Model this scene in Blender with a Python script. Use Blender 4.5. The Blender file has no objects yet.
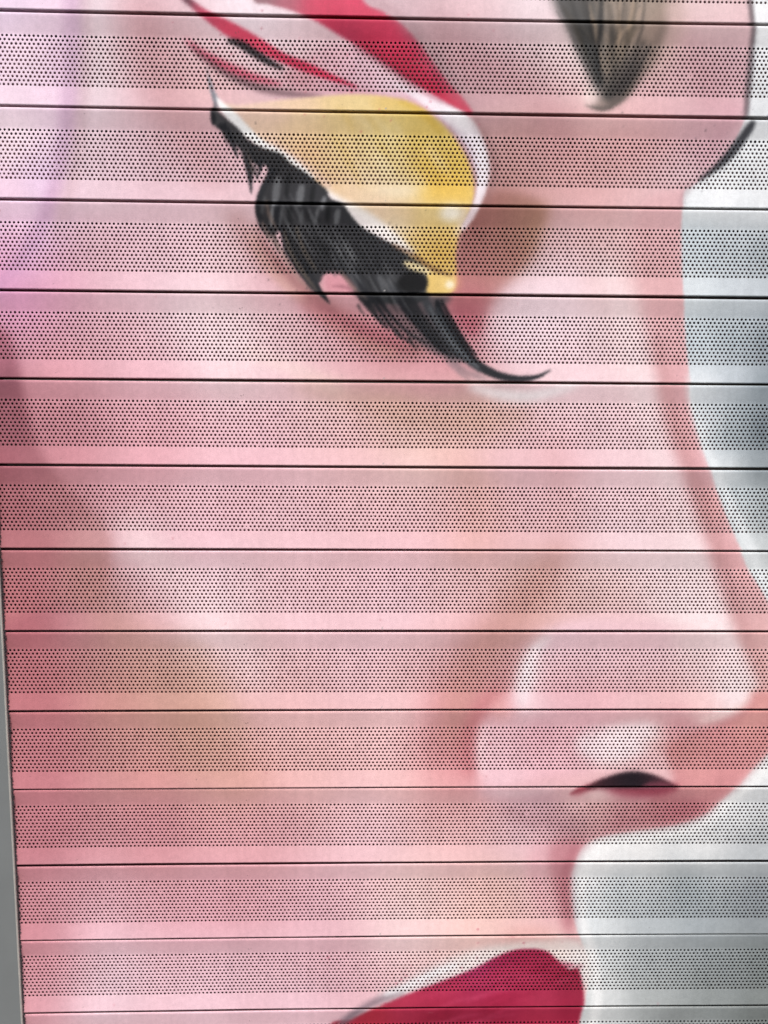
import bpy, math, random
import numpy as np

# ----------------------------------------------------------------- camera, light, exposure
sc = bpy.context.scene
col = sc.collection
R = math.radians
CAM_D, CAM_Z = 0.94972, 0.15967
CAM_ROT = (1.45145, -0.00700, -0.02436)
BOW = 0.00188
HOLE = 0.00489                                  # pitch of the perforation
PITCH = 0.1                                     # height of one slat
cd = bpy.data.cameras.new("camera")
cam = bpy.data.objects.new("camera", cd); col.objects.link(cam)
cam.location = (0, -CAM_D, CAM_Z); cam.rotation_euler = CAM_ROT
cd.sensor_fit = 'VERTICAL'; cd.sensor_height = 36; cd.sensor_width = 27
cd.lens = 800 / 1024 * 36
cd.clip_start = 0.01; cd.clip_end = 500
sc.camera = cam
sc.render.resolution_x, sc.render.resolution_y = 768, 1024

SUN_EL, SUN_AZ = 52, 10                         # az: degrees to the right of the wall's normal
w = bpy.data.worlds.new("World"); sc.world = w; w.use_nodes = True
nt = w.node_tree
sky = nt.nodes.new('ShaderNodeTexSky'); sky.sky_type = 'NISHITA'; sky.sun_disc = False
sky.sun_elevation = R(SUN_EL); sky.sun_rotation = R(180 - SUN_AZ)
sky.dust_density = 3.0; sky.ozone_density = 1.0
bg = nt.nodes['Background']; bg.inputs['Strength'].default_value = 0.13
nt.links.new(sky.outputs[0], bg.inputs[0])
sd = bpy.data.lights.new("sun", 'SUN'); sd.energy = 2.0; sd.angle = R(14); sd.color = (1, .975, .945)
sun = bpy.data.objects.new("sun", sd); col.objects.link(sun)
sun.rotation_euler = (R(90 - SUN_EL), 0, R(SUN_AZ))
sun.location = (-1, -3, 4)
sc.view_settings.view_transform = 'Standard'
sc.view_settings.look = 'None'
sc.view_settings.exposure = 0.47
sc.view_settings.gamma = 1.0
sc.view_settings.use_curve_mapping = False

# ----------------------------------------------------------------- helpers
def tag(o, label=None, cat=None, group=None, kind=None):
    for k, v in (("label", label), ("category", cat), ("group", group), ("kind", kind)):
        if v: o[k] = v

def mesh_np(name, V, Q, mat, parent=None, color=None, smooth=False):
    """link one mesh made of quads held in numpy arrays"""
    me = bpy.data.meshes.new(name)
    V = np.asarray(V, np.float32); Q = np.asarray(Q, np.int32)
    me.vertices.add(len(V)); me.vertices.foreach_set("co", V.ravel())
    me.loops.add(Q.size); me.loops.foreach_set("vertex_index", Q.ravel())
    me.polygons.add(len(Q))
    me.polygons.foreach_set("loop_start", np.arange(0, Q.size, 4, dtype=np.int32))
    if smooth is not False:
        s = np.ones(len(Q), bool) if smooth is True else smooth
        me.polygons.foreach_set("use_smooth", s)
    else:
        me.polygons.foreach_set("use_smooth", np.zeros(len(Q), bool))
    me.update(calc_edges=True)
    if color is not None:
        a = me.color_attributes.new("paint", 'FLOAT_COLOR', 'POINT')
        c = np.ones((len(V), 4), np.float32); c[:, :3] = color
        a.data.foreach_set("color", c.ravel())
    me.materials.append(mat)
    o = bpy.data.objects.new(name, me); col.objects.link(o)
    if parent: o.parent = parent
    return o

# ----------------------------------------------------------------- materials
def mat_base(name):
    m = bpy.data.materials.new(name); m.use_nodes = True
    return m, m.node_tree, m.node_tree.nodes['Principled BSDF']

def painted_metal():
    m, t, b = mat_base("sprayed_paint")
    L = t.links.new; N = t.nodes.new
    at = N('ShaderNodeAttribute'); at.attribute_name = "paint"
    tc = N('ShaderNodeTexCoord')
    def noise(scale, detail, sx=1, sz=1):
        mp = N('ShaderNodeMapping'); mp.inputs['Scale'].default_value = (sx, 1, sz)
        n = N('ShaderNodeTexNoise'); n.inputs['Scale'].default_value = scale; n.inputs['Detail'].default_value = detail
        L(tc.outputs['Object'], mp.inputs[0]); L(mp.outputs[0], n.inputs['Vector']); return n
    def ramp(n, lo, hi, a=.3, c=.7):
        r = N('ShaderNodeMapRange'); r.inputs['From Min'].default_value = a; r.inputs['From Max'].default_value = c
        r.inputs['To Min'].default_value = lo; r.inputs['To Max'].default_value = hi
        L(n.outputs[0], r.inputs[0]); return r
    def mul(a, f):
        x = N('ShaderNodeVectorMath'); x.operation = 'MULTIPLY'; L(a, x.inputs[0]); L(f.outputs[0], x.inputs[1]); return x.outputs[0]
    c = mul(at.outputs['Color'], ramp(noise(14, 5), .93, 1.05))          # sprayed unevenly
    c = mul(c, ramp(noise(160, 3), .95, 1.04))                          # overspray grain
    c = mul(c, ramp(noise(900, 1), .94, 1.05))
    c = mul(c, ramp(noise(9, 6, 14, .5), .965, 1.03))                    # faint wash streaks
    def speck(scale, thr, rgb, fac, sx=1, sz=1):
        n = noise(scale, 4, sx, sz); k = ramp(n, 0, fac, thr, thr + .03); k.clamp = True
        mx = N('ShaderNodeMix'); mx.data_type = 'RGBA'; mx.inputs[7].default_value = (*rgb, 1)
        L(k.outputs[0], mx.inputs[0]); return mx
    for args in ((70, .735, (.30, .29, .28), .65), (210, .735, (.10, .08, .08), .5), (26, .74, (.45, .42, .40), .45, 1, 9)):
        mx = speck(*args); L(c, mx.inputs[6]); c = mx.outputs[2]
    L(c, b.inputs['Base Color'])
    r = ramp(noise(40, 4), .42, .60); L(r.outputs[0], b.inputs['Roughness'])
    b.inputs['Specular IOR Level'].default_value = .10
    bp = N('ShaderNodeBump'); bp.inputs['Strength'].default_value = .12; bp.inputs['Distance'].default_value = .0006
    L(noise(500, 3).outputs[0], bp.inputs['Height']); L(bp.outputs[0], b.inputs['Normal'])
    return m

def plain(name, rgb, rough, metal=0., var=.12, scale=60, bump=.0):
    m, t, b = mat_base(name)
    L = t.links.new; N = t.nodes.new
    tc = N('ShaderNodeTexCoord'); n = N('ShaderNodeTexNoise'); n.inputs['Scale'].default_value = scale; n.inputs['Detail'].default_value = 5
    L(tc.outputs['Object'], n.inputs['Vector'])
    mx = N('ShaderNodeMix'); mx.data_type = 'RGBA'
    mx.inputs[6].default_value = (*[v * (1 - var) for v in rgb], 1); mx.inputs[7].default_value = (*[v * (1 + var) for v in rgb], 1)
    L(n.outputs[0], mx.inputs[0]); L(mx.outputs[2], b.inputs['Base Color'])
    b.inputs['Roughness'].default_value = rough; b.inputs['Metallic'].default_value = metal
    if bump:
        bp = N('ShaderNodeBump'); bp.inputs['Strength'].default_value = bump; bp.inputs['Distance'].default_value = .001
        L(n.outputs[0], bp.inputs['Height']); L(bp.outputs[0], b.inputs['Normal'])
    return m

M_PAINT = painted_metal()
def overspray_shade():
    m, t, b = mat_base("overspray_and_hole_shade")
    at = t.nodes.new('ShaderNodeAttribute'); at.attribute_name = "paint"
    v = t.nodes.new('ShaderNodeVectorMath'); v.operation = 'MULTIPLY'
    t.links.new(at.outputs['Color'], v.inputs[0]); t.links.new(at.outputs['Color'], v.inputs[1])
    k = t.nodes.new('ShaderNodeVectorMath'); k.operation = 'MULTIPLY_ADD'
    k.inputs[1].default_value = (.30, .20, .20); k.inputs[2].default_value = (.008, .007, .007)  # overspray hue, darkened to put the shade inside the holes into the colour
    t.links.new(v.outputs[0], k.inputs[0]); t.links.new(k.outputs[0], b.inputs['Base Color'])
    b.inputs['Roughness'].default_value = .8
    return m
M_BACK = overspray_shade()
M_RAIL = plain("grey_powder_coat", (.166, .174, .170), .5, 0., .10, 25, .05)
M_TRIM = plain("rail_edge_highlight", (.42, .40, .36), .45, .2, .2, 90)  # paler than the rail: the highlight on its edge, painted in
M_BRUSH = plain("brush_pile", (.05, .04, .042), .95, 0, .5, 400)

# ----------------------------------------------------------------- the mural, painted layer by layer on a flat artboard
AX0, AY0, AX1, AY1 = -60, -150, 900, 1180
W, H = AX1 - AX0, AY1 - AY0
rng = np.random.default_rng(4)
def box(a, r, ax):
    if r < 1: return a
    k = 2 * r + 1
    p = [(0, 0), (0, 0)]; p[ax] = (r + 1, r)
    c = np.cumsum(np.pad(a, p, mode='edge'), axis=ax)
    n = a.shape[ax]
    return (np.take(c, np.arange(k, k + n), ax) - np.take(c, np.arange(0, n), ax)) / k
def blur(a, s):
    if s <= 0: return a
    if s < 1.6:                                   # short kernel
        x = np.arange(-4, 5); g = np.exp(-x * x / (2 * s * s)); g /= g.sum()
        for ax in (0, 1):
            p = [(0, 0), (0, 0)]; p[ax] = (4, 4); q = np.pad(a, p, mode='edge'); n = a.shape[ax]
            a = sum(g[i] * np.take(q, np.arange(i, i + n), ax) for i in range(9))
        return a
    r = max(1, int(round(math.sqrt(12 * s * s / 3 + 1) / 2 - .5)))
    for _ in range(3): a = box(box(a, r, 0), r, 1)
    return a
def lin(c):
    c = np.asarray(c, float) / 255
    return np.where(c <= .04045, c / 12.92, ((c + .055) / 1.055) ** 2.4)
def spline(P, closed, n=8):
    P = np.asarray(P, float); k = len(P); out = []
    for i in range(k if closed else k - 1):
        if closed: a, b, c, d = P[(i - 1) % k], P[i], P[(i + 1) % k], P[(i + 2) % k]
        else: a, b, c, d = P[max(i - 1, 0)], P[i], P[i + 1], P[min(i + 2, k - 1)]
        for t in np.arange(n) / n:
            out.append(.5 * (2 * b + (c - a) * t + (2 * a - 5 * b + 4 * c - d) * t * t + (3 * b - a - 3 * c + d) * t ** 3))
    if not closed: out.append(P[-1])
    return np.array(out)
def idw(X, Y, pts, pw=3.2, eps=18.):
    num = np.zeros(X.shape + (3,)); den = np.zeros(X.shape)
    for x, y, c in pts:
        wgt = 1 / ((X - x) ** 2 + (Y - y) ** 2 + eps * eps) ** (pw / 2)
        num += wgt[..., None] * np.asarray(c, float); den += wgt
    return num / den[..., None]
YY, XX = np.mgrid[AY0:AY1, AX0:AX1].astype(float)
ART = np.zeros((H, W, 3))
def mask(P, soft):
    """coverage of a closed outline, feathered like an airbrush edge"""
    pad = int(soft * 3.2 + 3)
    x0 = max(AX0, int(P[:, 0].min()) - pad); x1 = min(AX1, int(P[:, 0].max()) + pad + 1)
    y0 = max(AY0, int(P[:, 1].min()) - pad); y1 = min(AY1, int(P[:, 1].max()) + pad + 1)
    if x1 - x0 < 2 or y1 - y0 < 2: return None
    ss = 2
    w_, h_ = (x1 - x0) * ss, (y1 - y0) * ss
    m = np.zeros((h_, w_))
    xs = x0 + (np.arange(w_) + .5) / ss - .5
    A = P; B = np.roll(P, -1, 0)
    for j in range(h_):
        y = y0 + (j + .5) / ss - .5
        hit = (A[:, 1] > y) != (B[:, 1] > y)
        if not hit.any(): continue
        a, b = A[hit], B[hit]
        xc = np.sort(a[:, 0] + (y - a[:, 1]) * (b[:, 0] - a[:, 0]) / (b[:, 1] - a[:, 1]))
        m[j] = np.searchsorted(xc, xs) % 2
    m = m.reshape(y1 - y0, ss, x1 - x0, ss).mean((1, 3))
    m = blur(m, soft)
    return m, slice(y0 - AY0, y1 - AY0), slice(x0 - AX0, x1 - AX0)
def lay(mm, c, alpha):
    if mm is None: return
    m, sy, sx = mm
    if isinstance(c, list): c = idw(XX[sy, sx], YY[sy, sx], c)
    else: c = np.asarray(c, float)
    m = (m * alpha)[..., None]
    ART[sy, sx] = ART[sy, sx] * (1 - m) + c * m
def shape(P, c, soft=1., alpha=1., smooth=True):
    P = spline(P, True) if smooth else np.asarray(P, float)
    lay(mask(P, soft), c, alpha)
def stroke(P, c, soft=.8, alpha=1.):
    """brush line through (x, y, width)"""
    S = spline(P, False, 7)
    d = np.gradient(S[:, :2], axis=0); d /= np.linalg.norm(d, axis=1)[:, None] + 1e-9
    n = np.stack([-d[:, 1], d[:, 0]], 1) * np.maximum(S[:, 2:3], .2) / 2
    lay(mask(np.concatenate([S[:, :2] + n, (S[:, :2] - n)[::-1]]), soft), c, alpha)
def dab(x, y, rx, ry, c, soft, alpha=1., rot=0):
    t = np.linspace(0, 2 * np.pi, 28, endpoint=False); a = R(rot)
    u, v = rx * np.cos(t), ry * np.sin(t)
    lay(mask(np.stack([x + u * np.cos(a) - v * np.sin(a), y + u * np.sin(a) + v * np.cos(a)], 1), soft), c, alpha)

def paint_mural():
    global ART
    # skin: soft airbrushed tones
    skin = [
     (20,20,(246,218,232)),(20,90,(252,224,236)),(95,10,(250,222,228)),(95,60,(232,205,208)),(100,95,(240,208,214)),(138,15,(215,150,155)),(142,50,(203,142,148)),(155,95,(222,165,170)),(180,60,(214,164,166)),
     (170,8,(232,190,196)),(240,4,(248,220,226)),(200,95,(235,180,178)),(215,150,(208,155,162)),(180,140,(215,165,172)),(120,150,(226,184,194)),(30,150,(250,222,232)),(100,190,(240,200,208)),
     (190,190,(238,195,203)),(235,195,(238,192,198)),(100,250,(224,170,182)),(180,240,(235,186,196)),(230,225,(225,180,182)),(60,290,(228,160,180)),(20,240,(238,190,226)),(20,300,(222,150,182)),
     (120,285,(240,190,200)),(200,285,(242,198,204)),(265,285,(228,170,176)),(100,330,(226,168,176)),(190,320,(238,204,208)),(230,345,(246,220,222)),(300,345,(238,196,198)),(60,370,(232,160,170)),
     (150,370,(240,180,190)),(260,370,(245,195,200)),(340,365,(232,168,174)),(420,375,(222,152,164)),(320,320,(215,150,160)),(380,345,(205,130,142)),
     (20,400,(205,135,144)),(60,425,(205,135,148)),(150,430,(230,165,176)),(260,430,(238,185,192)),(330,400,(240,195,192)),(400,415,(222,175,160)),(480,415,(220,170,155)),(540,410,(235,185,188)),(600,420,(236,190,194)),
     (20,455,(202,130,138)),(70,460,(215,140,150)),(150,460,(236,165,176)),(260,460,(242,180,188)),(340,460,(246,188,190)),(420,455,(250,202,194)),(500,460,(240,185,190)),(560,460,(236,176,186)),(620,455,(242,198,202)),
     (20,500,(200,126,132)),(60,500,(212,146,150)),(110,500,(225,160,168)),(200,505,(238,185,192)),(300,505,(240,188,194)),(400,505,(240,188,190)),(470,505,(228,168,166)),(540,500,(234,180,184)),(600,505,(238,192,196)),
     (20,540,(198,124,130)),(70,540,(210,144,148)),(135,540,(246,208,212)),(200,540,(243,188,197)),(300,540,(243,190,195)),(400,540,(248,190,195)),(480,540,(240,178,178)),(560,540,(234,182,186)),(620,540,(246,208,213)),
     (30,590,(180,108,116)),(90,590,(190,130,136)),(150,585,(228,180,186)),(210,590,(242,205,210)),(400,590,(238,188,196)),(470,590,(228,178,178)),(530,590,(222,172,160)),(600,590,(226,182,176)),(660,580,(240,205,206)),
     (30,620,(190,105,115)),(100,620,(205,135,140)),(150,620,(235,175,180)),(210,620,(250,212,217)),(300,620,(246,196,202)),(400,620,(249,202,207)),(480,620,(236,176,178)),(550,620,(224,168,164)),(620,620,(240,186,186)),(690,620,(246,216,216)),
     (30,665,(198,120,126)),(110,665,(200,140,136)),(180,665,(205,155,142)),(260,660,(234,185,186)),(360,660,(240,190,196)),(430,665,(222,165,168)),(490,665,(205,150,150)),
     (40,700,(207,122,127)),(120,700,(218,148,138)),(200,700,(228,168,152)),(280,700,(241,182,182)),(400,700,(250,196,196)),(450,700,(232,152,152)),(490,695,(216,134,136)),
     (40,740,(200,125,132)),(130,745,(206,146,140)),(200,740,(204,150,134)),(280,740,(232,178,176)),(380,745,(240,188,186)),(440,745,(220,145,148)),(462,745,(205,120,130)),
     (40,775,(212,130,136)),(150,775,(226,150,146)),(250,775,(236,166,156)),(300,775,(241,182,176)),(400,778,(249,192,187)),(450,778,(232,154,154)),
     (40,820,(208,132,142)),(150,825,(210,140,150)),(280,825,(222,158,164)),(380,825,(238,190,196)),(460,820,(226,166,166)),(520,830,(220,170,180)),
     (40,850,(204,126,136)),(150,850,(220,145,150)),(250,850,(230,160,165)),(350,850,(245,190,195)),(450,855,(240,186,186)),(520,855,(236,188,193)),
     (60,900,(214,150,162)),(130,900,(226,166,180)),(220,900,(220,155,168)),(320,900,(230,172,180)),(420,895,(240,196,190)),(500,890,(234,180,166)),(540,890,(228,180,180)),
     (40,925,(214,134,148)),(100,925,(246,192,202)),(200,925,(240,180,190)),(300,925,(239,182,190)),(400,925,(248,206,206)),(480,925,(249,198,188)),(530,928,(236,180,178)),
     (50,970,(214,142,156)),(110,970,(236,194,202)),(220,970,(226,176,186)),(330,970,(228,170,180)),(40,1000,(226,154,164)),(90,1000,(252,206,213)),(200,1000,(245,196,206)),(300,1000,(240,190,200)),
     # right half, upper
     (400,10,(222,180,186)),(470,10,(236,190,194)),(530,10,(250,218,222)),(440,40,(196,148,152)),(500,60,(198,150,156)),(540,70,(220,180,182)),(480,85,(190,138,145)),(520,100,(226,178,180)),(570,60,(238,205,205)),
     (680,10,(240,200,198)),(720,10,(238,195,196)),(690,60,(206,158,160)),(720,70,(200,148,156)),(660,95,(238,182,184)),(720,100,(238,182,188)),(600,110,(240,185,182)),(560,130,(222,165,165)),(520,140,(200,145,142)),
     (500,170,(192,136,132)),(560,160,(216,160,158)),(630,150,(222,160,160)),(680,140,(210,155,162)),(710,150,(226,180,188)),(520,195,(205,140,135)),(580,195,(226,160,160)),(640,190,(232,180,180)),(680,180,(240,200,204)),
     (490,215,(176,120,116)),(560,230,(214,165,165)),(600,215,(228,168,166)),(650,230,(224,172,174)),(510,250,(165,116,106)),(570,260,(225,182,190)),(610,260,(226,180,176)),(665,260,(220,168,170)),
     (480,280,(190,125,125)),(530,290,(246,215,220)),(590,285,(248,206,208)),(630,290,(245,200,198)),(670,290,(234,180,180)),(460,310,(190,110,122)),(520,320,(240,210,218)),(580,330,(238,205,210)),(620,330,(236,200,200)),
     (465,345,(195,115,126)),(520,350,(242,205,212)),(580,365,(246,200,206)),(630,370,(244,205,206)),(560,390,(245,205,208)),
    ]
    mean = np.mean([c for _, _, c in skin], 0)
    def tone(c):
        c = mean + (np.asarray(c, float) - mean) * 1.28
        g = c @ [.3, .59, .11]
        return np.clip(g + (c - g) * .87 + 5, 0, 255)
    skin = [(x, y, tone(c)) for x, y, c in skin]
    for x, y, c in skin:
        if x > 90 or y > 330: c[2] = min(c[2], c[1] + 8) + 3; c[1] += 2.5
    ART[:] = np.stack([blur(c, 11) for c in np.moveaxis(idw(XX, YY, skin, 3.4, 30.), 2, 0)], -1)
    # lilac halo at the upper left edge
    shape([(-60,-100),(66,-100),(68,0),(66,70),(63,130),(55,180),(42,222),(22,262),(-10,310),(-60,330)],
          [(0,0,(246,220,240)),(30,60,(250,222,234)),(10,140,(252,226,234)),(10,200,(250,215,232)),(10,250,(238,190,214)),(0,290,(226,160,190)),(45,180,(240,208,234)),(55,60,(240,204,226))], 3, .85)
    stroke([(74,-60,16),(73,30,18),(69,110,18),(60,170,15),(45,215,14),(22,255,12),(-12,300,12)], (204,160,192), 4, .6)
    stroke([(86,-20,10),(85,60,12),(80,130,12),(70,190,11),(55,235,9)], (208,172,178), 4, .5)
    dab(0,268,18,22,(222,140,186), 12, .3)
    # shaded side of the head
    shape([(-60,326),(2,330),(14,352),(22,378),(27,405),(36,440),(50,466),(74,494),(104,524),(112,552),(100,600),(60,606),(-60,606)],
          [(0,350,(176,108,124)),(8,375,(140,84,96)),(20,420,(150,90,100)),(5,420,(156,96,106)),(34,460,(170,108,116)),(5,460,(164,96,106)),(60,500,(186,126,130)),(10,510,(178,112,118)),(95,535,(200,148,148)),(30,560,(190,122,126)),(80,590,(200,140,140)),(20,600,(196,124,128))], 4.5, .85)
    stroke([(118,518,18),(142,545,28),(178,582,32),(218,628,38),(262,684,30)], (250,220,221), 11, .6)
    stroke([(78,560,26),(112,612,40),(150,670,56),(196,735,58),(250,790,36)], (198,152,136), 15, .45)
    stroke([(190,640,10),(214,690,14),(240,740,14)], (214,180,160), 9, .4)
    # cheek: light planes and beige turns
    stroke([(215,250,30),(215,300,50),(225,340,50),(250,400,40)], (250,222,222), 16, .35)
    stroke([(240,348,10),(290,368,12),(344,391,10)], (250,224,214), 5, .55)
    stroke([(296,384,8),(350,398,18),(420,414,26),(480,421,26),(532,414,16)], (210,168,146), 8, .48)
    stroke([(420,440,12),(470,470,22),(480,520,20),(460,560,14)], (222,172,150), 13, .4)
    stroke([(545,430,24),(562,480,22),(560,540,30)], (218,166,164), 12, .4)
    stroke([(562,545,20),(545,578,30),(522,606,36),(488,645,40),(462,692,34),(452,750,30)], (202,148,138), 10, .62)
    stroke([(430,560,20),(452,596,24),(430,640,24),(400,700,30),(390,770,30)], (250,210,210), 13, .45)
    stroke([(140,905,30),(220,912,34),(300,905,30)], (214,150,160), 14, .35)
    stroke([(150,18,20),(152,60,26),(172,110,30),(200,150,34),(214,190,20)], (200,146,148), 11, .4)
    # brown shadow around the lashes
    stroke([(232,212,10),(248,238,14),(272,262,18),(305,290,18),(340,318,22),(380,340,26),(425,348,18)], (168,112,108), 7, .6)
    stroke([(256,222,5),(266,246,8),(288,274,9),(318,302,9),(350,324,8),(392,344,6),(424,352,3)], (146,98,94), 3, .62)
    stroke([(250,232,4),(262,258,6),(286,286,6),(316,312,6),(352,336,7),(396,356,5)], (206,164,140), 3.5, .5)
    stroke([(300,300,10),(330,318,16),(370,332,16),(410,345,10)], (190,105,122), 6, .6)
    # socket shadow beside the lid
    shape([(470,205),(500,190),(545,205),(540,236),(528,262),(505,286),(490,306),(480,335),(462,330),(446,300),(452,280),(458,240)],
          [(470,225,(150,96,92)),(490,235,(152,102,94)),(515,235,(154,108,96)),(535,232,(172,128,108)),(470,265,(164,108,104)),(500,262,(166,114,104)),(470,283,(186,124,122)),(500,280,(190,134,130)),(470,302,(188,108,118)),(460,325,(184,98,114))], 4.5, .95)
    stroke([(548,200,8),(540,232,10),(526,258,10),(508,280,8)], (180,138,116), 6, .4)
    shape([(492,312),(510,288),(540,272),(575,268),(580,300),(570,335),(540,352),(500,350),(486,335)],
          (250,224,230), 9, .6)
    # ridge of the nose, turned away from the light
    shape([(640,205),(690,188),(683,250),(684,300),(687,350),(691,390),(699,430),(713,475),(731,525),(751,570),(772,607),(772,690),(757,690),(748,664),(735,634),(719,584),(702,530),(686,482),(670,432),(656,380),(644,320),(634,262)],
          [(660,220,(226,175,177)),(655,280,(224,170,171)),(665,330,(228,170,173)),(670,380,(222,158,161)),(690,440,(232,165,167)),(690,480,(208,150,155)),(715,510,(238,162,159)),(705,530,(207,150,153)),(740,570,(240,162,161)),(725,580,(198,142,147)),(750,620,(207,148,147)),(765,640,(224,162,157)),(765,690,(216,154,147))], 5.5, .62)
    stroke([(655,340,8),(668,405,10),(684,455,12),(703,510,12),(722,566,12),(742,626,10),(754,672,8)], (180,124,122), 5, .42)
    stroke([(604,262,16),(622,310,18),(640,380,20),(655,440,18),(676,500,16),(695,560,18),(715,620,20),(733,668,18)], (252,230,230), 7, .65)
    stroke([(430,26,14),(474,62,24),(520,84,28),(556,124,30),(560,160,26)], (184,126,132), 13, .45)
    stroke([(500,128,26),(560,148,30),(620,150,30),(680,136,24)], (204,146,144), 13, .4)
    stroke([(676,30,12),(700,64,22),(712,110,22),(690,150,18)], (196,142,150), 10, .4)
    # backdrop
    bgc = [(760,-20,(252,252,252)),(760,20,(250,250,250)),(762,60,(232,233,234)),(745,150,(236,238,238)),(765,120,(226,228,229)),(720,195,(250,250,250)),(700,200,(246,248,248)),(762,200,(240,242,242)),
           (700,240,(208,218,222)),(730,250,(196,204,208)),(764,250,(172,180,184)),(696,290,(226,232,234)),(740,290,(206,212,216)),(700,340,(212,222,226)),(735,340,(182,192,197)),(764,345,(148,157,163)),(700,385,(236,240,242)),(735,375,(200,207,212)),(765,385,(140,150,156)),
           (705,425,(238,242,244)),(735,430,(170,180,184)),(764,430,(112,122,128)),(722,470,(230,234,235)),(762,470,(140,148,152)),(745,500,(205,214,216)),(766,510,(160,168,170)),(738,520,(234,238,238)),(752,560,(236,240,238)),(766,545,(196,200,200)),(775,600,(230,232,232)),
           (765,775,(238,238,237)),(735,810,(236,236,235)),(764,800,(214,216,216)),(700,840,(232,232,230)),(760,845,(190,194,195)),(640,845,(240,238,235)),(600,855,(246,243,240)),(585,880,(234,234,233)),(620,890,(196,202,203)),(690,895,(168,176,178)),(760,900,(150,156,160)),
           (590,920,(226,230,230)),(650,925,(186,192,194)),(700,922,(166,173,176)),(764,920,(146,152,154)),(600,950,(222,225,224)),(650,960,(178,183,183)),(720,965,(146,152,152)),(766,965,(130,137,135)),
           (602,990,(224,226,224)),(650,995,(176,180,178)),(710,995,(148,153,151)),(766,1000,(134,139,136)),(600,1020,(214,216,214)),(680,1020,(150,154,152)),(760,1020,(122,127,124))]
    face_r = [(752,-100),(752,0),(753,30),(750,70),(746,108),(738,135),(722,160),(704,178),(690,187),(683,197),(682,250),(683,300),(686,350),(690,390),(698,430),(712,475),(730,525),(750,570),(770,604),(790,660),(786,720),(770,750)]
    jaw = [(770,750),(746,774),(726,796),(710,811),(690,821),(660,828),(630,832),(606,836),(590,842),(580,850),(574,864),(571,882),(572,904),(575,924),(580,940),(586,958),(588,975),(584,1000),(580,1030),(575,1180)]
    out = np.concatenate([spline(face_r, False), spline(jaw, False), [(900,1180),(900,-100)]])
    lay(mask(out, .9), bgc, 1.)
    # white lines where the backdrop meets the face
    stroke([(687,375,4),(696,415,7),(712,462,9),(733,512,10),(755,560,11),(775,596,12)], (242,245,245), 2.2, .7)
    stroke([(768,764,10),(740,792,9),(716,816,9),(690,830,8),(650,838,8),(610,844,9),(592,854,9),(584,872,8),(582,900,7),(585,930,8),(594,960,9),(596,1000,9),(592,1040,9)], (250,249,246), 2.6, .75)
    # dark contour lines on the forehead
    stroke([(748,-30,4),(750,0,5),(752,30,5),(750,65,6),(746,100,6),(744,118,5)], (92,84,88), 1.8, .75)
    stroke([(753,121,4),(749,128,8),(738,144,9),(724,160,8),(710,172,5),(698,181,2)], (46,47,52), 1.8, .88)
    stroke([(694,183,5),(684,194,4),(680,208,3)], (150,120,126), 2, .5)
    stroke([(735,105,14),(722,135,14),(700,165,12)], (196,140,152), 6, .45)
    # nose: wing, tip, nostril
    shape([(514,690),(520,662),(545,632),(580,618),(640,616),(700,628),(735,645),(753,672),(756,692),(742,712),(712,726),(690,735),(660,760),(600,772),(560,776),(520,786),(486,792),(475,765),(477,732),(490,711)],
          [(530,670,(246,214,218)),(528,700,(250,225,228)),(560,640,(236,200,208)),(560,690,(234,184,190)),(600,650,(236,198,204)),(600,700,(242,190,194)),(650,650,(236,196,202)),(660,700,(242,194,194)),(700,650,(244,214,214)),(735,690,(255,238,238)),(740,665,(250,228,228)),(700,705,(248,205,202)),
           (500,715,(240,188,196)),(490,745,(240,200,206)),(495,775,(246,205,212)),(540,730,(226,172,182)),(560,765,(240,190,198)),(620,745,(244,214,210)),(590,730,(226,170,180)),(650,740,(240,208,204)),(640,765,(238,190,194)),(680,730,(210,140,146))], 5, .9)
    stroke([(548,634,10),(532,656,14),(527,682,16),(522,706,10)], (254,242,244), 4, .85)
    stroke([(505,706,5),(545,690,7),(600,690,8),(660,690,6)], (226,170,178), 6, .4)
    shape([(590,760),(575,748),(585,732),(620,724),(650,722),(657,734),(640,755),(612,764)], (255,240,242), 4.2, .75)
    stroke([(586,738,5),(604,724,7),(636,716,7),(676,714,5)], (204,154,160), 4, .5)
    dab(500, 708, 12, 13, (238,172,166), 5, .6)
    stroke([(600,700,8),(570,712,10),(548,722,8)], (214,166,172), 6, .5)
    stroke([(756,686,5),(748,702,6),(724,716,6),(700,724,4)], (254,240,230), 3, .7)
    stroke([(600,716,8),(650,720,10),(690,716,8)], (216,160,166), 6, .4)
    shape([(666,748),(690,733),(722,722),(748,704),(757,690),(800,700),(790,735),(768,752),(744,776),(722,799),(704,813),(672,822),(640,818),(655,795),(672,784)],
          [(690,745,(206,142,140)),(720,735,(204,134,136)),(750,720,(226,160,152)),(765,735,(210,138,136)),(700,775,(226,156,154)),(735,765,(222,150,150)),(680,800,(196,128,132)),(720,790,(204,132,136))], 3, .88)
    stroke([(640,742,4),(664,748,7),(690,752,8),(720,744,6)], (200,132,130), 4, .4)
    stroke([(758,692,4),(744,710,5),(716,724,6),(690,734,6)], (190,118,124), 4, .55)
    shape([(478,790),(520,788),(570,792),(600,797),(640,800),(680,800),(712,806),(690,820),(660,827),(625,831),(600,836),(586,841),(565,838),(548,826),(520,812),(495,804)],
          [(500,798,(234,190,196)),(540,805,(206,164,172)),(560,820,(192,146,152)),(600,815,(202,156,154)),(580,800,(232,190,188)),(640,812,(184,124,128)),(680,812,(184,112,120)),(620,830,(178,112,120))], 4.5, .85)
    stroke([(500,806,8),(530,822,10),(560,830,10),(590,822,6)], (178,130,138), 5, .5)
    stroke([(500,690,6),(480,710,10),(468,740,14),(470,775,12)], (196,118,122), 5, .7)
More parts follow.
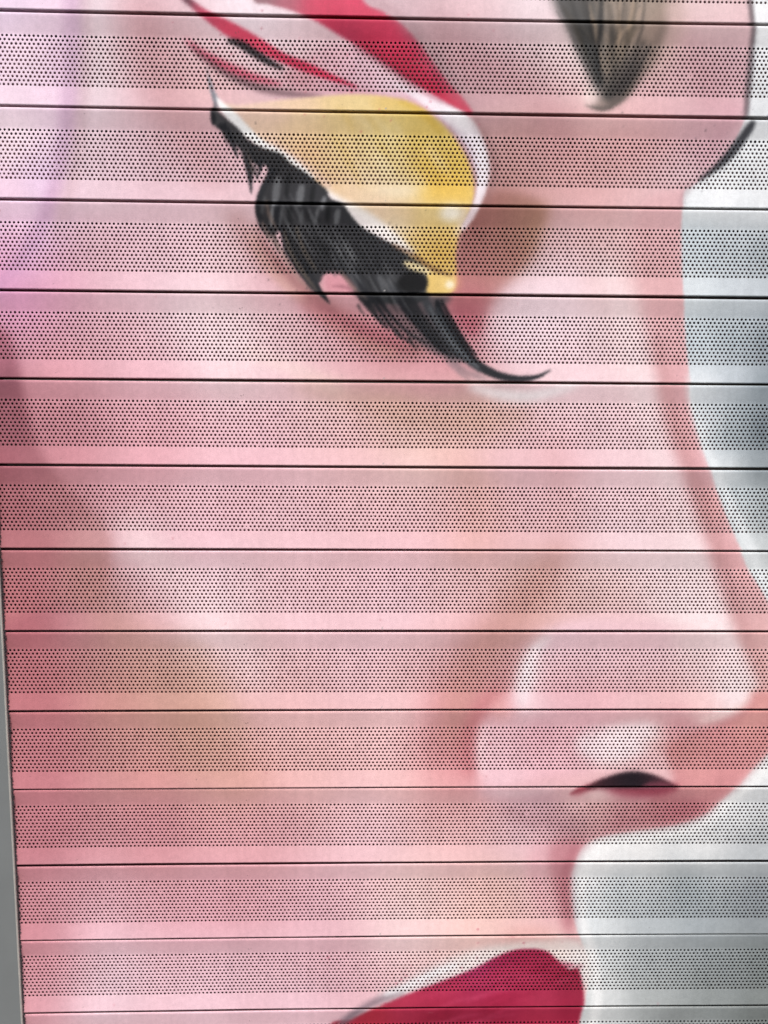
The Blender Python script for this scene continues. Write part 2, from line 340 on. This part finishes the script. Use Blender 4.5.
    stroke([(484,726,4),(480,750,6),(482,774,5)], (252,228,230), 3, .7)
    stroke([(512,672,5),(524,650,7),(546,630,7)], (206,148,146), 4, .55)
    stroke([(492,792,4),(520,793,6),(555,788,4)], (246,216,220), 3, .5)
    shape([(560,838),(588,842),(576,856),(571,880),(573,930),(566,936),(556,905),(548,870),(548,848)], (180,106,116), 4, .62)
    stroke([(577,846,5),(568,866,7),(566,895,6),(571,926,3)], (160,84,96), 3, .55)
    stroke([(546,838,8),(536,860,12),(540,890,14),(552,920,10)], (226,160,170), 6, .6)
    stroke([(574,796,2),(586,789,5),(604,784,6),(622,786,8),(650,790,8),(676,786,4)], (152,52,68), 2, .8)
    shape([(600,786),(630,782),(668,783),(676,788),(664,796),(640,799),(618,796)], (160,74,90), 3, .8)
    dab(598, 796, 12, 5, (246,216,210), 4, .6)
    stroke([(570,795,2),(580,789,5),(590,786,4)], (140,48,62), 1.4, .75)
    shape([(584,788),(592,782),(604,777),(620,772.5),(634,771),(648,773),(660,777),(670,782),(677,787),(655,787),(632,788),(606,788)], [(590,786,(90,44,52)),(605,782,(40,28,34)),(630,778,(24,22,28)),(645,780,(30,26,32)),(662,782,(84,46,54)),(674,786,(120,66,74))], 1.5)
    shape([(646,782),(660,781),(672,786),(660,788),(640,788)], (116,60,74), 1.6, .85)
    # mouth
    shape([(380,1000),(400,984),(440,964),(475,951),(520,942),(560,938),(582,944),(592,962),(588,985),(560,990),(480,1000)],
          [(420,978,(236,222,222)),(470,958,(244,232,228)),(520,946,(247,236,228)),(560,944,(240,222,214)),(580,962,(244,240,236))], 3.2, .92)
    stroke([(500,938,6),(530,934,10),(556,937,7)], (228,160,148), 5, .5)
    shape([(325,1040),(352,1020),(385,1003),(430,986),(470,971),(500,956),(522,950),(545,952),(558,962),(568,970),(578,970),(582,985),(583,1005),(578,1040),(570,1180),(320,1180)],
          [(372,1016,(176,50,66)),(400,998,(180,56,82)),(440,990,(176,58,92)),(440,1004,(174,42,70)),(480,972,(172,58,104)),(500,965,(158,42,78)),(500,995,(190,52,88)),(500,1006,(176,42,72)),(530,960,(160,42,74)),(545,985,(182,56,88)),(545,1004,(170,54,80)),(565,975,(146,40,62)),(576,1000,(150,42,66)),(440,1018,(146,38,56)),(490,1018,(144,34,56)),(540,1018,(182,48,74)),(570,1018,(170,42,68)),(400,1100,(130,30,46))], 1.2)
    stroke([(400,1003,3),(450,990,6),(500,974,7),(540,964,3)], (206,64,96), 3, .5)
    stroke([(520,960,6),(545,972,8),(560,990,8),(566,1020,8)], (130,26,52), 5, .35)
    stroke([(336,1032,8),(352,1016,7),(370,1004,6),(388,997,5),(404,992,3)], (112,98,108), 2.2, .8)
    stroke([(384,995,3),(404,988,5),(430,976,6),(456,966,5)], (252,250,250), 1.8, .75)
    for q in range(26):                                   # brush marks in the lips
        x = 400 + 160 * rng.random(); y = 1035 - (x - 340) * .36 + 40 * rng.random(); ln = 20 + 40 * rng.random()
        stroke([(x, max(y, 968), 1), (x + ln * .5, max(y - ln * .2, 964), 3.2), (min(x + ln, 574), max(y - ln * .28, 966), 1)], (206,78,112) if q % 2 else (142,30,56), 1.6, .4)
    # brow
    stroke([(672,-20,16),(674,20,18),(664,52,16),(648,80,10)], (172,146,130), 7, .5)
    stroke([(656,10,14),(656,40,14),(640,70,10)], (150,132,112), 4, .45)
    shape([(552,-60),(553,0),(564,22),(577,48),(590,78),(598,96),(590,106),(600,110),(615,102),(634,82),(652,52),(664,22),(668,0),(665,-60)],
          [(560,0,(112,110,108)),(580,20,(92,92,92)),(590,50,(82,84,82)),(600,5,(150,138,122)),(625,10,(160,144,128)),(645,10,(166,150,134)),(615,40,(128,116,104)),(640,40,(142,126,112)),(655,30,(170,142,130)),(620,75,(110,100,92)),(604,95,(90,86,80)),(600,106,(140,124,112))], 4, .92)
    shape([(556,-40),(560,10),(572,40),(586,72),(598,98),(604,80),(602,40),(600,0),(596,-40)], (72,72,72), 3.5, .6)
    for k in range(60):
        t = rng.random(); x0 = 556 + 92 * t + rng.normal(0, 2); ln = .55 + .45 * rng.random()
        xe = 598 + 10 * t + rng.normal(0, 3); ye = 100 - 50 * max(0, t - .35) * rng.random() - 22 * rng.random()
        xm = (x0 * .55 + xe * .45) + 7 * (t - .15); ym = -10 + (ye + 10) * .52
        xe, ye = xm + (xe - xm) * ln, ym + (ye - ym) * ln
        c = [(44,44,46),(70,68,66),(170,152,136),(196,176,160)][int(rng.choice(4, p=[.35,.25,.22,.18]))]
        if t < .3 and c[0] > 150: c = (60,62,64)
        stroke([(x0,-14 + 50 * rng.random() * (rng.random() < .6),1.2),(xm + rng.normal(0, 1.5),max(ym, 30),1.2 + 2.4 * rng.random()),(xe,max(ye, 62),.7)], np.array(c) * np.array([1.04, 1., .93]), .9 + rng.random(), .28 + .25 * rng.random())
    stroke([(602,-6,3),(600,25,5),(597,55,5),(600,84,4)], (34,35,37), 1.8, .75)
    stroke([(644,40,4),(632,64,8),(620,84,10),(606,99,7)], (52,48,48), 2.2, .8)
    stroke([(612,30,5),(614,55,7),(612,80,9),(604,98,6)], (60,58,56), 2, .6)
    stroke([(640,66,5),(630,84,8),(618,98,9),(606,105,5)], (70,64,60), 2.2, .7)
    stroke([(588,40,5),(594,66,7),(599,90,6)], (62,62,62), 2, .6)
    stroke([(590,106,3),(602,108,4),(614,104,4),(624,95,4),(632,84,2)], (92,84,78), 1.5, .75)
    stroke([(584,105,2),(592,108,3),(602,110,3),(612,107,2)], (78,70,66), 1.2, .6)
    stroke([(664,20,7),(655,46,10),(641,72,10),(622,95,8)], (112,98,90), 3.5, .6)
    stroke([(650,44,3),(636,70,6),(618,94,6)], (54,50,50), 1.8, .65)
    stroke([(626,30,4),(626,52,5),(618,76,5)], (70,64,60), 1.6, .5)
    stroke([(560,22,8),(574,56,10),(586,84,10),(594,98,6)], (244,226,220), 4, .35)
    dab(590, 96, 8, 10, (248,230,222), 3.5, .6, 20)
    # crease of the lid, crimson bands
    shape([(345,40),(372,58),(400,78),(430,96),(455,112),(440,128),(420,113),(400,103),(375,97),(335,96),(300,92),(280,78),(300,60)],
          [(330,60,(224,176,186)),(360,70,(226,186,198)),(390,85,(236,206,216)),(420,104,(228,180,196)),(300,75,(208,150,158)),(350,92,(214,160,174)),(440,118,(226,190,206))], 5, .9)
    stroke([(330,86,6),(352,92,7),(380,96,6),(400,101,4)], (198,134,150), 3, .55)
    shape([(246,-70),(252,-4),(268,4),(290,10),(315,21),(338,34),(360,47),(385,63),(406,78),(432,94),(452,106),(468,114),(471,112),(461,97),(446,80),(433,62),(420,44),(402,25),(382,11),(362,-2),(340,-60)],
          [(262,0,(150,120,124)),(285,4,(186,110,124)),(320,4,(226,84,110)),(350,4,(240,84,116)),(335,22,(196,52,82)),(370,22,(226,74,104)),(395,32,(222,76,106)),(370,46,(164,26,56)),(400,50,(194,38,74)),(400,68,(164,20,52)),(425,66,(200,54,86)),(430,86,(172,22,56)),(455,100,(204,54,80)),(345,38,(150,46,72))], 1.6)
    stroke([(352,44,4),(376,58,6),(400,74,6),(420,86,4)], (120,30,52), 2.6, .5)
    stroke([(404,26,10),(424,46,12),(440,70,12),(456,94,9),(474,112,6)], (150,120,124), 5, .6)
    stroke([(366,-4,10),(390,10,10),(410,28,8)], (188,150,156), 4, .6)
    stroke([(180,-6,4),(190,2,6),(206,15,9),(230,29,14),(254,42,14),(280,56,10),(304,66,10),(326,75,7),(344,82,4),(356,87,2)], [(185,0,(110,60,72)),(205,15,(196,70,96)),(228,26,(226,70,98)),(255,42,(214,64,92)),(290,60,(186,44,74)),(320,72,(206,44,78)),(360,88,(176,44,72))], 1.8, .95)
    stroke([(182,-10,5),(186,0,5),(192,6,3)], (86,62,70), 2, .7)
    stroke([(226,39,4),(238,42,8),(252,51,8),(266,60,7),(282,68,3)], (40,34,38), 1.6, .95)
    stroke([(184,38,2),(198,50,5),(214,60,8),(234,70,9),(256,78,7),(280,84,3)], (192,66,92), 2.2, .85)
    stroke([(188,44,2),(204,58,4),(222,71,5),(244,82,6),(268,90,6),(296,94,5),(322,96,2)], (84,58,64), 2.2, .8)
    # gold lid
    lid = [(219,104),(240,105),(270,101),(310,97),(350,94),(384,96),(408,102),(428,113),(446,127),(460,145),(470,165),(474,186),(472,206),(466,222),(459,236),(456,256),(457,278),(450,293),(430,293),(415,268),(395,246),(370,224),(345,206),(315,183),(290,165),(265,150),(240,130)]
    lidc = [(235,112,(232,190,178)),(262,112,(240,200,168)),(262,135,(240,195,160)),(300,105,(246,204,160)),(300,122,(240,206,140)),(305,148,(232,172,104)),(340,104,(240,208,124)),(345,130,(234,202,120)),(345,160,(238,206,132)),(360,100,(240,214,140)),(385,104,(232,190,92)),(410,108,(226,190,80)),(400,120,(232,206,128)),
           (385,140,(236,216,144)),(390,165,(242,226,180)),(415,140,(226,190,84)),(440,140,(226,196,100)),(425,165,(222,176,50)),(455,165,(226,186,70)),(445,188,(238,186,48)),(468,190,(230,190,80)),(425,195,(242,198,80)),(408,190,(248,232,204)),(370,190,(246,218,176)),(350,190,(246,210,170)),
           (380,208,(240,204,176)),(405,213,(226,186,146)),(430,212,(244,222,168)),(450,214,(250,236,204)),(462,212,(236,200,120)),(400,226,(246,236,212)),(425,228,(226,188,100)),(446,232,(214,168,66)),(440,252,(212,160,52)),(450,275,(214,172,84)),(425,245,(218,176,84)),(330,180,(240,190,130)),(445,288,(232,200,130))]
    lidc = [(x, y, np.asarray(c) * (1 - q) + np.array([246, 216, 192]) * q) for x, y, c in lidc for q in [min(.52, max(.12, (440 - x) / 300))]]
    lidc = [(x, y, c * np.array([.97, .98, 1.])) for x, y, c in lidc]
    shape(lid, lidc, 1.6)
    for q in range(16):
        x = 330 + 120 * rng.random(); y = 100 + 70 * rng.random()
        stroke([(x, y, 1), (x + 12, y + 10 + 8 * rng.random(), 4), (x + 20, y + 30, 1)], (250,232,188) if q % 3 else (214,176,84), 2.2, .4)
    stroke([(236,106,6),(262,110,12),(290,116,10)], (244,206,190), 5, .6)
    stroke([(398,100,3),(418,110,7),(432,122,6),(442,134,3)], (206,166,60), 2.4, .55)
    shape([(432,172),(460,176),(470,196),(464,204),(432,203),(424,196)], (232,186,70), 3, .35)
    dab(452, 213, 12, 8, (254,248,236), 3, .85)
    stroke([(376,188,6),(398,191,10),(418,188,6)], (250,236,210), 4, .6)
    stroke([(466,206,5),(462,222,6),(456,236,4)], (246,226,214), 2, .6)
    # white rim round the lid
    shape([(392,82),(410,88),(432,100),(458,111),(474,122),(485,142),(490,165),(488,184),(482,202),(474,218),(464,230),(462,226),(470,210),(476,192),(477,176),(472,158),(464,142),(454,130),(440,117),(424,106)],
          [(400,84,(236,214,222)),(430,103,(246,232,238)),(465,122,(254,250,250)),(480,150,(250,246,248)),(466,148,(220,200,212)),(484,185,(246,238,242)),(474,214,(236,214,216))], 1.3)
    stroke([(448,122,3),(462,138,5),(472,156,5),(477,176,4)], (196,172,186), 2.2, .6)
    stroke([(470,118,3),(484,134,5),(493,156,7),(493,180,6),(484,206,4)], (140,104,104), 3, .6)
    # light along the lash line
    stroke([(207,76,1.5),(211,90,4),(216,101,5)], (150,156,164), 1.2, .85)
    stroke([(215,98,3),(224,109,8),(234,119,11),(246,131,10),(261,143,8),(281,153,8),(298,165,7),(313,179,6)], (250,250,248), 1.3, .95)
    stroke([(268,140,3),(290,153,5),(312,170,5),(330,188,6)], (240,206,196), 2, .7)
    stroke([(324,190,6),(342,205,12),(358,217,20),(378,230,20),(398,243,13),(414,254,5)], (250,244,240), 2.4, .9)
    # lashes
    ink = (36,37,41)
    # where the lower lashes overlap
    shape([(362,295),(446,295),(442,308),(450,325),(468,352),(458,362),(440,356),(420,346),(398,332),(378,316)],
          [(375,300,(70,70,72)),(400,305,(62,64,66)),(430,305,(74,76,78)),(400,330,(112,84,88)),(430,340,(84,78,82)),(450,350,(72,72,76)),(385,318,(120,88,92))], 2.2, .82)
    shape([(213,102),(217,110),(226,118),(238,128),(248,139),(262,147),(280,153),(291,163),(302,170),(313,178),(326,189),(330,198),(343,204),(352,216),(364,228),(380,237),(396,246),(410,256),(424,266),(428,280),(428,298),(412,304),(394,304),(378,304),(366,304),(354,288),(342,276),(326,274),(318,284),(306,274),(294,258),(286,240),(280,230),(272,236),(264,226),(258,214),(257,202),(260,190),(268,176),(266,166),(262,164),(255,164),(246,154),(238,148),(230,138),(220,129),(212,123),(213,113)],
          [(220,120,(66,66,68)),(240,140,(50,50,52)),(260,160,(36,36,38)),(300,200,(46,47,50)),(340,240,(42,43,46)),(380,270,(44,46,49)),(400,300,(58,60,62)),(290,230,(38,38,40))], 1.0, .97)
    for P in ([(222,124,7),(229,136,7),(234,148,4),(237,157,1)], [(247,150,9),(248,162,8),(250,178,5),(251,194,1)], [(212,108,3),(213,118,5),(213,125,1)], [(219,124,6),(222,131,1)],
              [(258,158,9),(260,168,4),(256,178,1)], [(274,168,8),(262,190,6),(258,210,6),(262,226,4),(270,238,1)], [(284,226,8),(288,246,9),(300,268,9),(316,288,8),(329,304,1)], [(300,260,8),(314,282,6),(324,298,2)],
              [(276,200,8),(278,220,6),(284,236,2)], [(340,262,10),(356,288,10),(374,314,5),(388,330,1)], [(352,270,8),(372,300,5),(392,328,3),(410,344,1)],
              [(392,284,12),(404,306,10),(420,326,9),(438,346,7),(452,358,1)], [(376,296,5),(392,318,3),(412,336,2),(428,344,1)]):
        stroke(P, ink, .9, .95)
    for (x, y) in ((226,134),(243,156),(256,166),(259,206),(262,220),(276,232),(281,238),(288,250),(296,264),(304,276),(312,284),(350,288),(360,302),(370,312),(382,322),(394,332),(408,340)):
        for q in range(2):
            xx = x + rng.normal(0, 2.5); yy = y + rng.normal(0, 2.5) - 3; ln = 8 + 12 * rng.random(); a = .30 + .45 * max(0, (x - 250) / 150) + rng.normal(0, .12)
            stroke([(xx, yy, 3.2), (xx + ln * a * .4, yy + ln * .55, 2), (xx + ln * a, yy + ln, .5)], (58,54,56), .9, .75)
    stroke([(404,292,9),(420,316,8),(438,338,7),(458,358,3)], (42,43,46), 1.0, .9)
    stroke([(436,300,4),(440,314,9),(452,334,11),(464,352,10),(478,366,9),(498,376,8),(518,379,6),(536,377,4),(550,370,1)], (34,36,40), 1.0, .97)
    stroke([(424,300,8),(434,318,10),(448,340,9),(462,358,6),(480,372,3)], (62,66,70), 1.4, .85)
    stroke([(440,300,3),(452,322,4),(464,342,4),(476,356,2)], (28,28,32), .9, .9)
    stroke([(428,306,2),(440,326,2),(456,348,3),(478,368,2)], (120,124,128), .9, .6)
    stroke([(436,308,2),(450,334,2),(468,358,2)], (100,104,110), .9, .45)
    stroke([(446,356,3),(456,366,5),(468,374,4),(484,378,2)], (84,88,92), 2.2, .6)
    stroke([(446,362,2),(462,376,3),(470,382,1)], (120,112,116), 1.8, .5)
    stroke([(470,374,2),(500,385,3),(530,384,2)], (120,110,118), 2, .4)
    stroke([(470,386,6),(500,394,11),(530,396,11),(560,390,8),(580,384,3)], (255,248,248), 3.6, .85)
    # notch of skin and lit hairs among the lashes
    shape([(324,276),(334,273),(346,278),(356,292),(338,294),(326,290)], (216,146,156), 2, .85)
    stroke([(332,286,1.5),(344,287,2),(352,291,1)], (120,70,80), 1.2, .6)
    for x, y0, y1, wd, g in ((275,176,206,8,92),(299,184,206,8,100),(322,196,210,5,118),(336,209,224,6,96),(271,200,226,3,128),(288,206,222,5,24),(262,196,214,3,64),(286,172,200,4,26),(311,184,206,5,28),(327,204,222,5,28),(300,210,224,4,66),(316,206,222,3,104),(280,206,226,3,80)):
        g = g + 16 if g > 60 else g - 6
        stroke([(x+3,y0,wd*.6),(x+1,(y0+y1)/2,wd),(x,y1,wd*.6)], (g,g+1,g+3), 1.1, .8)
    for k in range(64):
        t = rng.random(); x = 280 + 118 * t; y = 184 + 84 * t + rng.random() * 36
        ln = 14 + 24 * rng.random(); g = int(rng.choice([20, 24, 84, 100, 116]))
        stroke([(x, y, 1), (x + ln * .22, y + ln * .5, 2.4), (x + ln * .55, y + ln, .6)], (g, g + 1, g + 3), .9, .55)
    for P in ([(262,222,2),(270,238,3),(280,250,1)], [(272,232,2),(284,256,3),(300,280,2),(312,292,1)], [(266,200,2),(270,216,3),(277,230,1)], [(340,270,2),(352,286,3),(366,300,1)], [(246,148,1),(250,160,2),(252,172,1)]):
        stroke(P, (138,116,104), 1.1, .6)
    for P in ([(284,228,2),(290,250,3),(303,272,3),(318,292,1)], [(296,226,2),(304,250,3),(316,270,2)]):
        stroke(P, (126,110,92), 1.1, .55)
    for P in ([(378,276,2),(382,286,3),(386,297,2)], [(388,278,2),(393,288,3),(398,297,1)], [(404,286,2),(408,296,2)]):
        stroke(P, (112,114,116), 1.1, .6)
    stroke([(205,66,1),(209,82,2),(213,98,3),(217,108,3)], (112,114,122), 1, .8)
    # tear duct
    stroke([(404,262,3),(413,266,8),(424,270,7),(434,275,4)], (236,216,166), 1.4, .95)
    shape([(431,272),(444,274),(457,279),(455,290),(446,294),(428,294),(427,283)], [(436,280,(226,190,104)),(448,282,(238,212,150)),(440,290,(222,184,104))], 1.6, .95)
    dab(450, 285, 4.5, 4, (250,242,220), 1.6, .8)
    stroke([(456,272,3),(459,282,5),(456,293,4)], (206,140,120), 2.4, .8)
    dab(413, 283, 15, 11, (14,14,16), 1.6, 1.)
    stroke([(392,244,3),(412,254,4),(432,268,4),(452,276,2)], (110,78,58), 1.6, .75)
    for bx, by, sx_, sy_, c, n in ((300,240,70,60,(60,56,60),70),(400,55,50,34,(200,60,90),60),(235,50,36,26,(170,60,80),40),(470,990,70,30,(176,50,80),60),(720,150,24,30,(60,60,64),30),(606,60,30,40,(80,76,74),40),(330,620,300,340,(196,120,128),80)):
        for q in range(n):                                # spatter
            rr = .5 + .6 * rng.random() ** 2
            dab(bx + rng.normal(0, sx_), by + rng.normal(0, sy_), rr, rr, c, .45, .55)
    # mottle of the spray can
    ART = np.clip(ART, 2, 254)

paint_mural()
PAINT_GAIN = 0.82
ARTL = lin(ART) * PAINT_GAIN

# the artboard is a flat sheet over the shutter: wall (X, Z) -> artboard units
def _rot(rx, ry, rz):
    cx, sx, cy, sy, cz, sz = math.cos(rx), math.sin(rx), math.cos(ry), math.sin(ry), math.cos(rz), math.sin(rz)
    return np.array([[cz,-sz,0],[sz,cz,0],[0,0,1]]) @ np.array([[cy,0,sy],[0,1,0],[-sy,0,cy]]) @ np.array([[1,0,0],[0,cx,-sx],[0,sx,cx]])
_RM = _rot(*CAM_ROT)
JIT = np.random.default_rng(21)
def paint_at(X, Z):
    q = np.stack([X, np.full_like(X, CAM_D), Z - CAM_Z], -1) @ _RM
    u = np.clip(384 - 800 * q[..., 0] / q[..., 2] - AX0 + JIT.normal(0, .2, len(X)), 0, W - 1.001)
    v = np.clip(512 + 800 * q[..., 1] / q[..., 2] - AY0 + JIT.normal(0, .2, len(X)), 0, H - 1.001)
    i, j = u.astype(int), v.astype(int); a, b = (u - i)[..., None], (v - j)[..., None]
    return (ARTL[j, i] * (1 - a) + ARTL[j, i + 1] * a) * (1 - b) + (ARTL[j + 1, i] * (1 - a) + ARTL[j + 1, i + 1] * a) * b

# ----------------------------------------------------------------- the roller shutter
X0, X1 = -0.446, 0.735
def bow(X): return BOW * np.clip(1 - (X / .46) ** 2, -1.2, 1)
ROWS = 13; RH = 0.00433
ZB0, ZB1 = .0493 - ROWS * RH / 2, .0493 + ROWS * RH / 2    # perforated band
YT, YL = .0023, .0003                                   # its depth at the upper and at the lower edge
def yb(z): return YL + (YT - YL) * (z - ZB0) / (ZB1 - ZB0)
HR = .00145                                             # hole radius

def lerp_pts(a, b, n, end=False):
    return [(a[0] + (b[0] - a[0]) * t / n, a[1] + (b[1] - a[1]) * t / n) for t in range(n + (1 if end else 0))]
TOP = [(.0085, .0935), (.0012, .0938), (.0008, .0962), (.0006, .0979), (.0002, .09820), (-.0004, .0979), (-.0007, .0974), (-.0008, .0966)] \
    + lerp_pts((-.0008, .0957), (YT - .0001, ZB1 + .0012), 12, True) + [(YT, ZB1)]
BOT = [(YL, ZB0)] + lerp_pts((YL - .0001, ZB0 - .0012), (-.0014, .0034), 12, True) \
    + [(-.0016, .0024), (-.0015, .0017), (-.0010, .0011), (-.0002, .0009), (.0085, .0009)]

def slat_arrays(zoff, seed):
    r = np.random.default_rng(seed)
    V = []; Q = []; S = []; base = 0
    xs = np.linspace(X0, X1, 1000); nx = len(xs)
    for prof in (TOP, BOT):
        P = np.array(prof); n = len(P)
        v = np.empty((n, nx, 3)); v[..., 0] = xs; v[..., 1] = P[:, 0][:, None]; v[..., 2] = P[:, 1][:, None]
        idx = base + np.arange(n * nx).reshape(n, nx)
        # listed from the upper edge down: normals face the street
        q = np.stack([idx[1:, :-1], idx[1:, 1:], idx[:-1, 1:], idx[:-1, :-1]], -1).reshape(-1, 4)
        V.append(v.reshape(-1, 3)); Q.append(q); S.append(np.ones(len(q), bool)); base += n * nx
    # the perforated band: one square cell and one punched hole at a time
    ncol = int((X1 - X0) / HOLE)
    ph = r.random() * HOLE                               # the punching starts anywhere
    ang = np.arange(8) * np.pi / 4 - 3 * np.pi / 4
    ox = np.array([-1, 0, 1, 1, 1, 0, -1, -1]) * HOLE / 2
    oz = np.array([-1, -1, -1, 0, 1, 1, 1, 0]) * RH / 2
    for k in range(ROWS):
        cx = X0 + ph * .5 + HOLE * (.5 + np.arange(ncol)) + (HOLE / 2 if k % 2 else 0)
        cx = cx[cx + HOLE / 2 < X1]
        cz = ZB0 + RH * (k + .5)
        jr = HR * (1 + r.normal(0, .045, len(cx)))
        clog = r.random(len(cx)) < .002                  # half closed by paint
        jr[clog] *= r.uniform(.55, .85, clog.sum())
        m = len(cx)
        cell = np.empty((m, 32, 3))
        cell[:, :8, 0] = cx[:, None] + ox; cell[:, :8, 2] = cz + oz; cell[:, :8, 1] = yb(cz + oz)
        cell[:, 8:16, 0] = cx[:, None] + jr[:, None] * np.cos(ang) * 1.0; cell[:, 8:16, 2] = cz + jr[:, None] * np.sin(ang)
        cell[:, 8:16, 1] = yb(cell[:, 8:16, 2]) + .00014                   # punched edge, a little dished
        cell[:, 16:24] = cell[:, 8:16]; cell[:, 16:24, 1] += .00015
        cell[:, 24:32] = cell[:, 8:16]; cell[:, 24:32, 1] += .0005
        a = np.arange(8); b = (a + 1) % 8
        f = np.concatenate([np.stack([a, b, b + 8, a + 8], 1), np.stack([a + 8, b + 8, b + 16, a + 16], 1), np.stack([a + 16, b + 16, b + 24, a + 24], 1)])
        q = (base + np.arange(m)[:, None, None] * 32 + f[None]).reshape(-1, 4)
        V.append(cell.reshape(-1, 3)); Q.append(q); S.append(np.zeros(len(q), bool)); base += m * 32
        # plain sliver at each end of the row
        for a_, b_ in ((X0, cx[0] - HOLE / 2), (cx[-1] + HOLE / 2, X1)):
            if b_ - a_ > 1e-5:
                V.append(np.array([(a_, yb(cz - RH / 2), cz - RH / 2), (b_, yb(cz - RH / 2), cz - RH / 2), (b_, yb(cz + RH / 2), cz + RH / 2), (a_, yb(cz + RH / 2), cz + RH / 2)]))
                Q.append(np.array([[base, base + 1, base + 2, base + 3]])); S.append(np.zeros(1, bool)); base += 4
    V = np.concatenate(V); Q = np.concatenate(Q); S = np.concatenate(S)
    c = paint_at(V[:, 0] + r.normal(0, .0009), V[:, 2] + zoff)
    # a pressed sheet is never dead flat
    ph1, ph2 = r.random(2) * 6.28
    V[:, 1] += bow(V[:, 0]) - .0012 + .00025 * np.sin(V[:, 0] * 9 + ph1) + .00012 * np.sin(V[:, 0] * 27 + ph2)
    V[:, 1] += (V[:, 2] - .05) * r.normal(0, .007) + .0005 * np.sin(V[:, 0] * 3.1 + ph1 * 2) * (V[:, 2] - .05) / .05
    V[:, 2] += .00022 * np.sin(V[:, 0] * 5 + ph2) + r.normal(0, .0002)
    return V, Q, S, c

shutter = bpy.data.objects.new("roller_shutter", None); col.objects.link(shutter)
shutter.location = (0, 0, -.7)
tag(shutter, "closed perforated roller shutter painted with a pink face, gold eyelid and black lashes", "roller shutter")
def rear_np():
    xs = np.linspace(X0, X1, 120); n = len(xs)
    prof = [(.0100, -.0009), (.0088, -.0009)] + [(.0088, z) for z in np.linspace(.005, .095, 10)] + [(.0088, .0989), (.0100, .0989)]
    V = np.array([(x, y, z) for y, z in prof for x in xs]); V[:, 1] += bow(V[:, 0])
    Q = [(i * n + j, i * n + j + 1, (i + 1) % len(prof) * n + j + 1, (i + 1) % len(prof) * n + j) for i in range(len(prof)) for j in range(n - 1)]
    return V, Q
RV, RQ = rear_np()
for i in range(-1, 14):                               # slat i hangs below joint i-1 and above joint i
    zoff = (6 - i) * PITCH
    V, Q, S, c = slat_arrays(zoff, 100 + i)
    s = mesh_np("slat", V, Q, M_PAINT, shutter, c, S)
    s.location = (0, 0, zoff + .7)
    mesh_np("dark_backing", RV, RQ, M_BACK, s, paint_at(RV[:, 0], RV[:, 2] + zoff))  # added dark sheet, stands in for the darkness behind the holes

# ----------------------------------------------------------------- the guide rail at the left
rail = bpy.data.objects.new("guide_rail", None); col.objects.link(rail)
rail.location = (-.4735, 0, -.72)
tag(rail, "grey metal guide rail running up the left edge of the painted shutter", "guide rail")
Z0, Z1 = -.0, 1.46
def extrude(pts, name, mat, parent, nz=2, dy=0):
    """closed outline in plan (x, y), drawn up along z"""
    n = len(pts); zs = np.linspace(Z0, Z1, nz); V = [(x, y, z) for z in zs for x, y in pts]
    Q = [(k * n + a, k * n + (a + 1) % n, (k + 1) * n + (a + 1) % n, (k + 1) * n + a) for k in range(nz - 1) for a in range(n)]
    return mesh_np(name, V, Q, mat, parent)
e = .0425                                            # inner edge, measured from the rail's own middle
extrude([(-.045, -.0065), (-.0442, -.0073), (e - .0019, -.0075), (e - .0019, -.0060), (-.0435, -.0058), (-.0435, .034), (e - .003, .034), (e - .003, .0355), (-.045, .0355)], "channel", M_RAIL, rail, 24)
extrude([(e - .0018, -.0077), (e - .0011, -.0078), (e - .0004, -.0075), (e, -.0068), (e, -.0050), (e - .0008, -.0044), (e - .0018, -.0046)], "edge_trim", M_TRIM, rail, 24)
# brush pile closing the gap between rail and slats
rb = np.random.default_rng(9); V = []; Q = []
for k in range(2600):
    z = Z0 + (Z1 - Z0) * rb.random(); ln = .0016 + .0022 * rb.random() ** 1.6; y = -.0050 + .0030 * rb.random()
    x = e - .0012; wd = .0005; dz = rb.normal(0, .0009); dy = rb.normal(0, .0007)
    b = len(V)
    for yy, zz in ((-wd, -wd), (wd, -wd), (wd, wd), (-wd, wd)): V.append((x, y + yy, z + zz))
    for yy, zz in ((-wd, -wd), (wd, -wd), (wd, wd), (-wd, wd)): V.append((x + ln, y + dy + yy * .4, z + dz + zz * .4))
    Q += [(b, b + 4, b + 5, b + 1), (b + 1, b + 5, b + 6, b + 2), (b + 2, b + 6, b + 7, b + 3), (b + 3, b + 7, b + 4, b), (b + 4, b + 7, b + 6, b + 5)]
mesh_np("brush_seal", V, Q, M_BRUSH, rail)
extrude([(e - .0040, -.0045), (e + .0003, -.0043), (e + .0003, -.0024), (e - .0040, -.0022)], "seal_carrier", M_BRUSH, rail, 4)
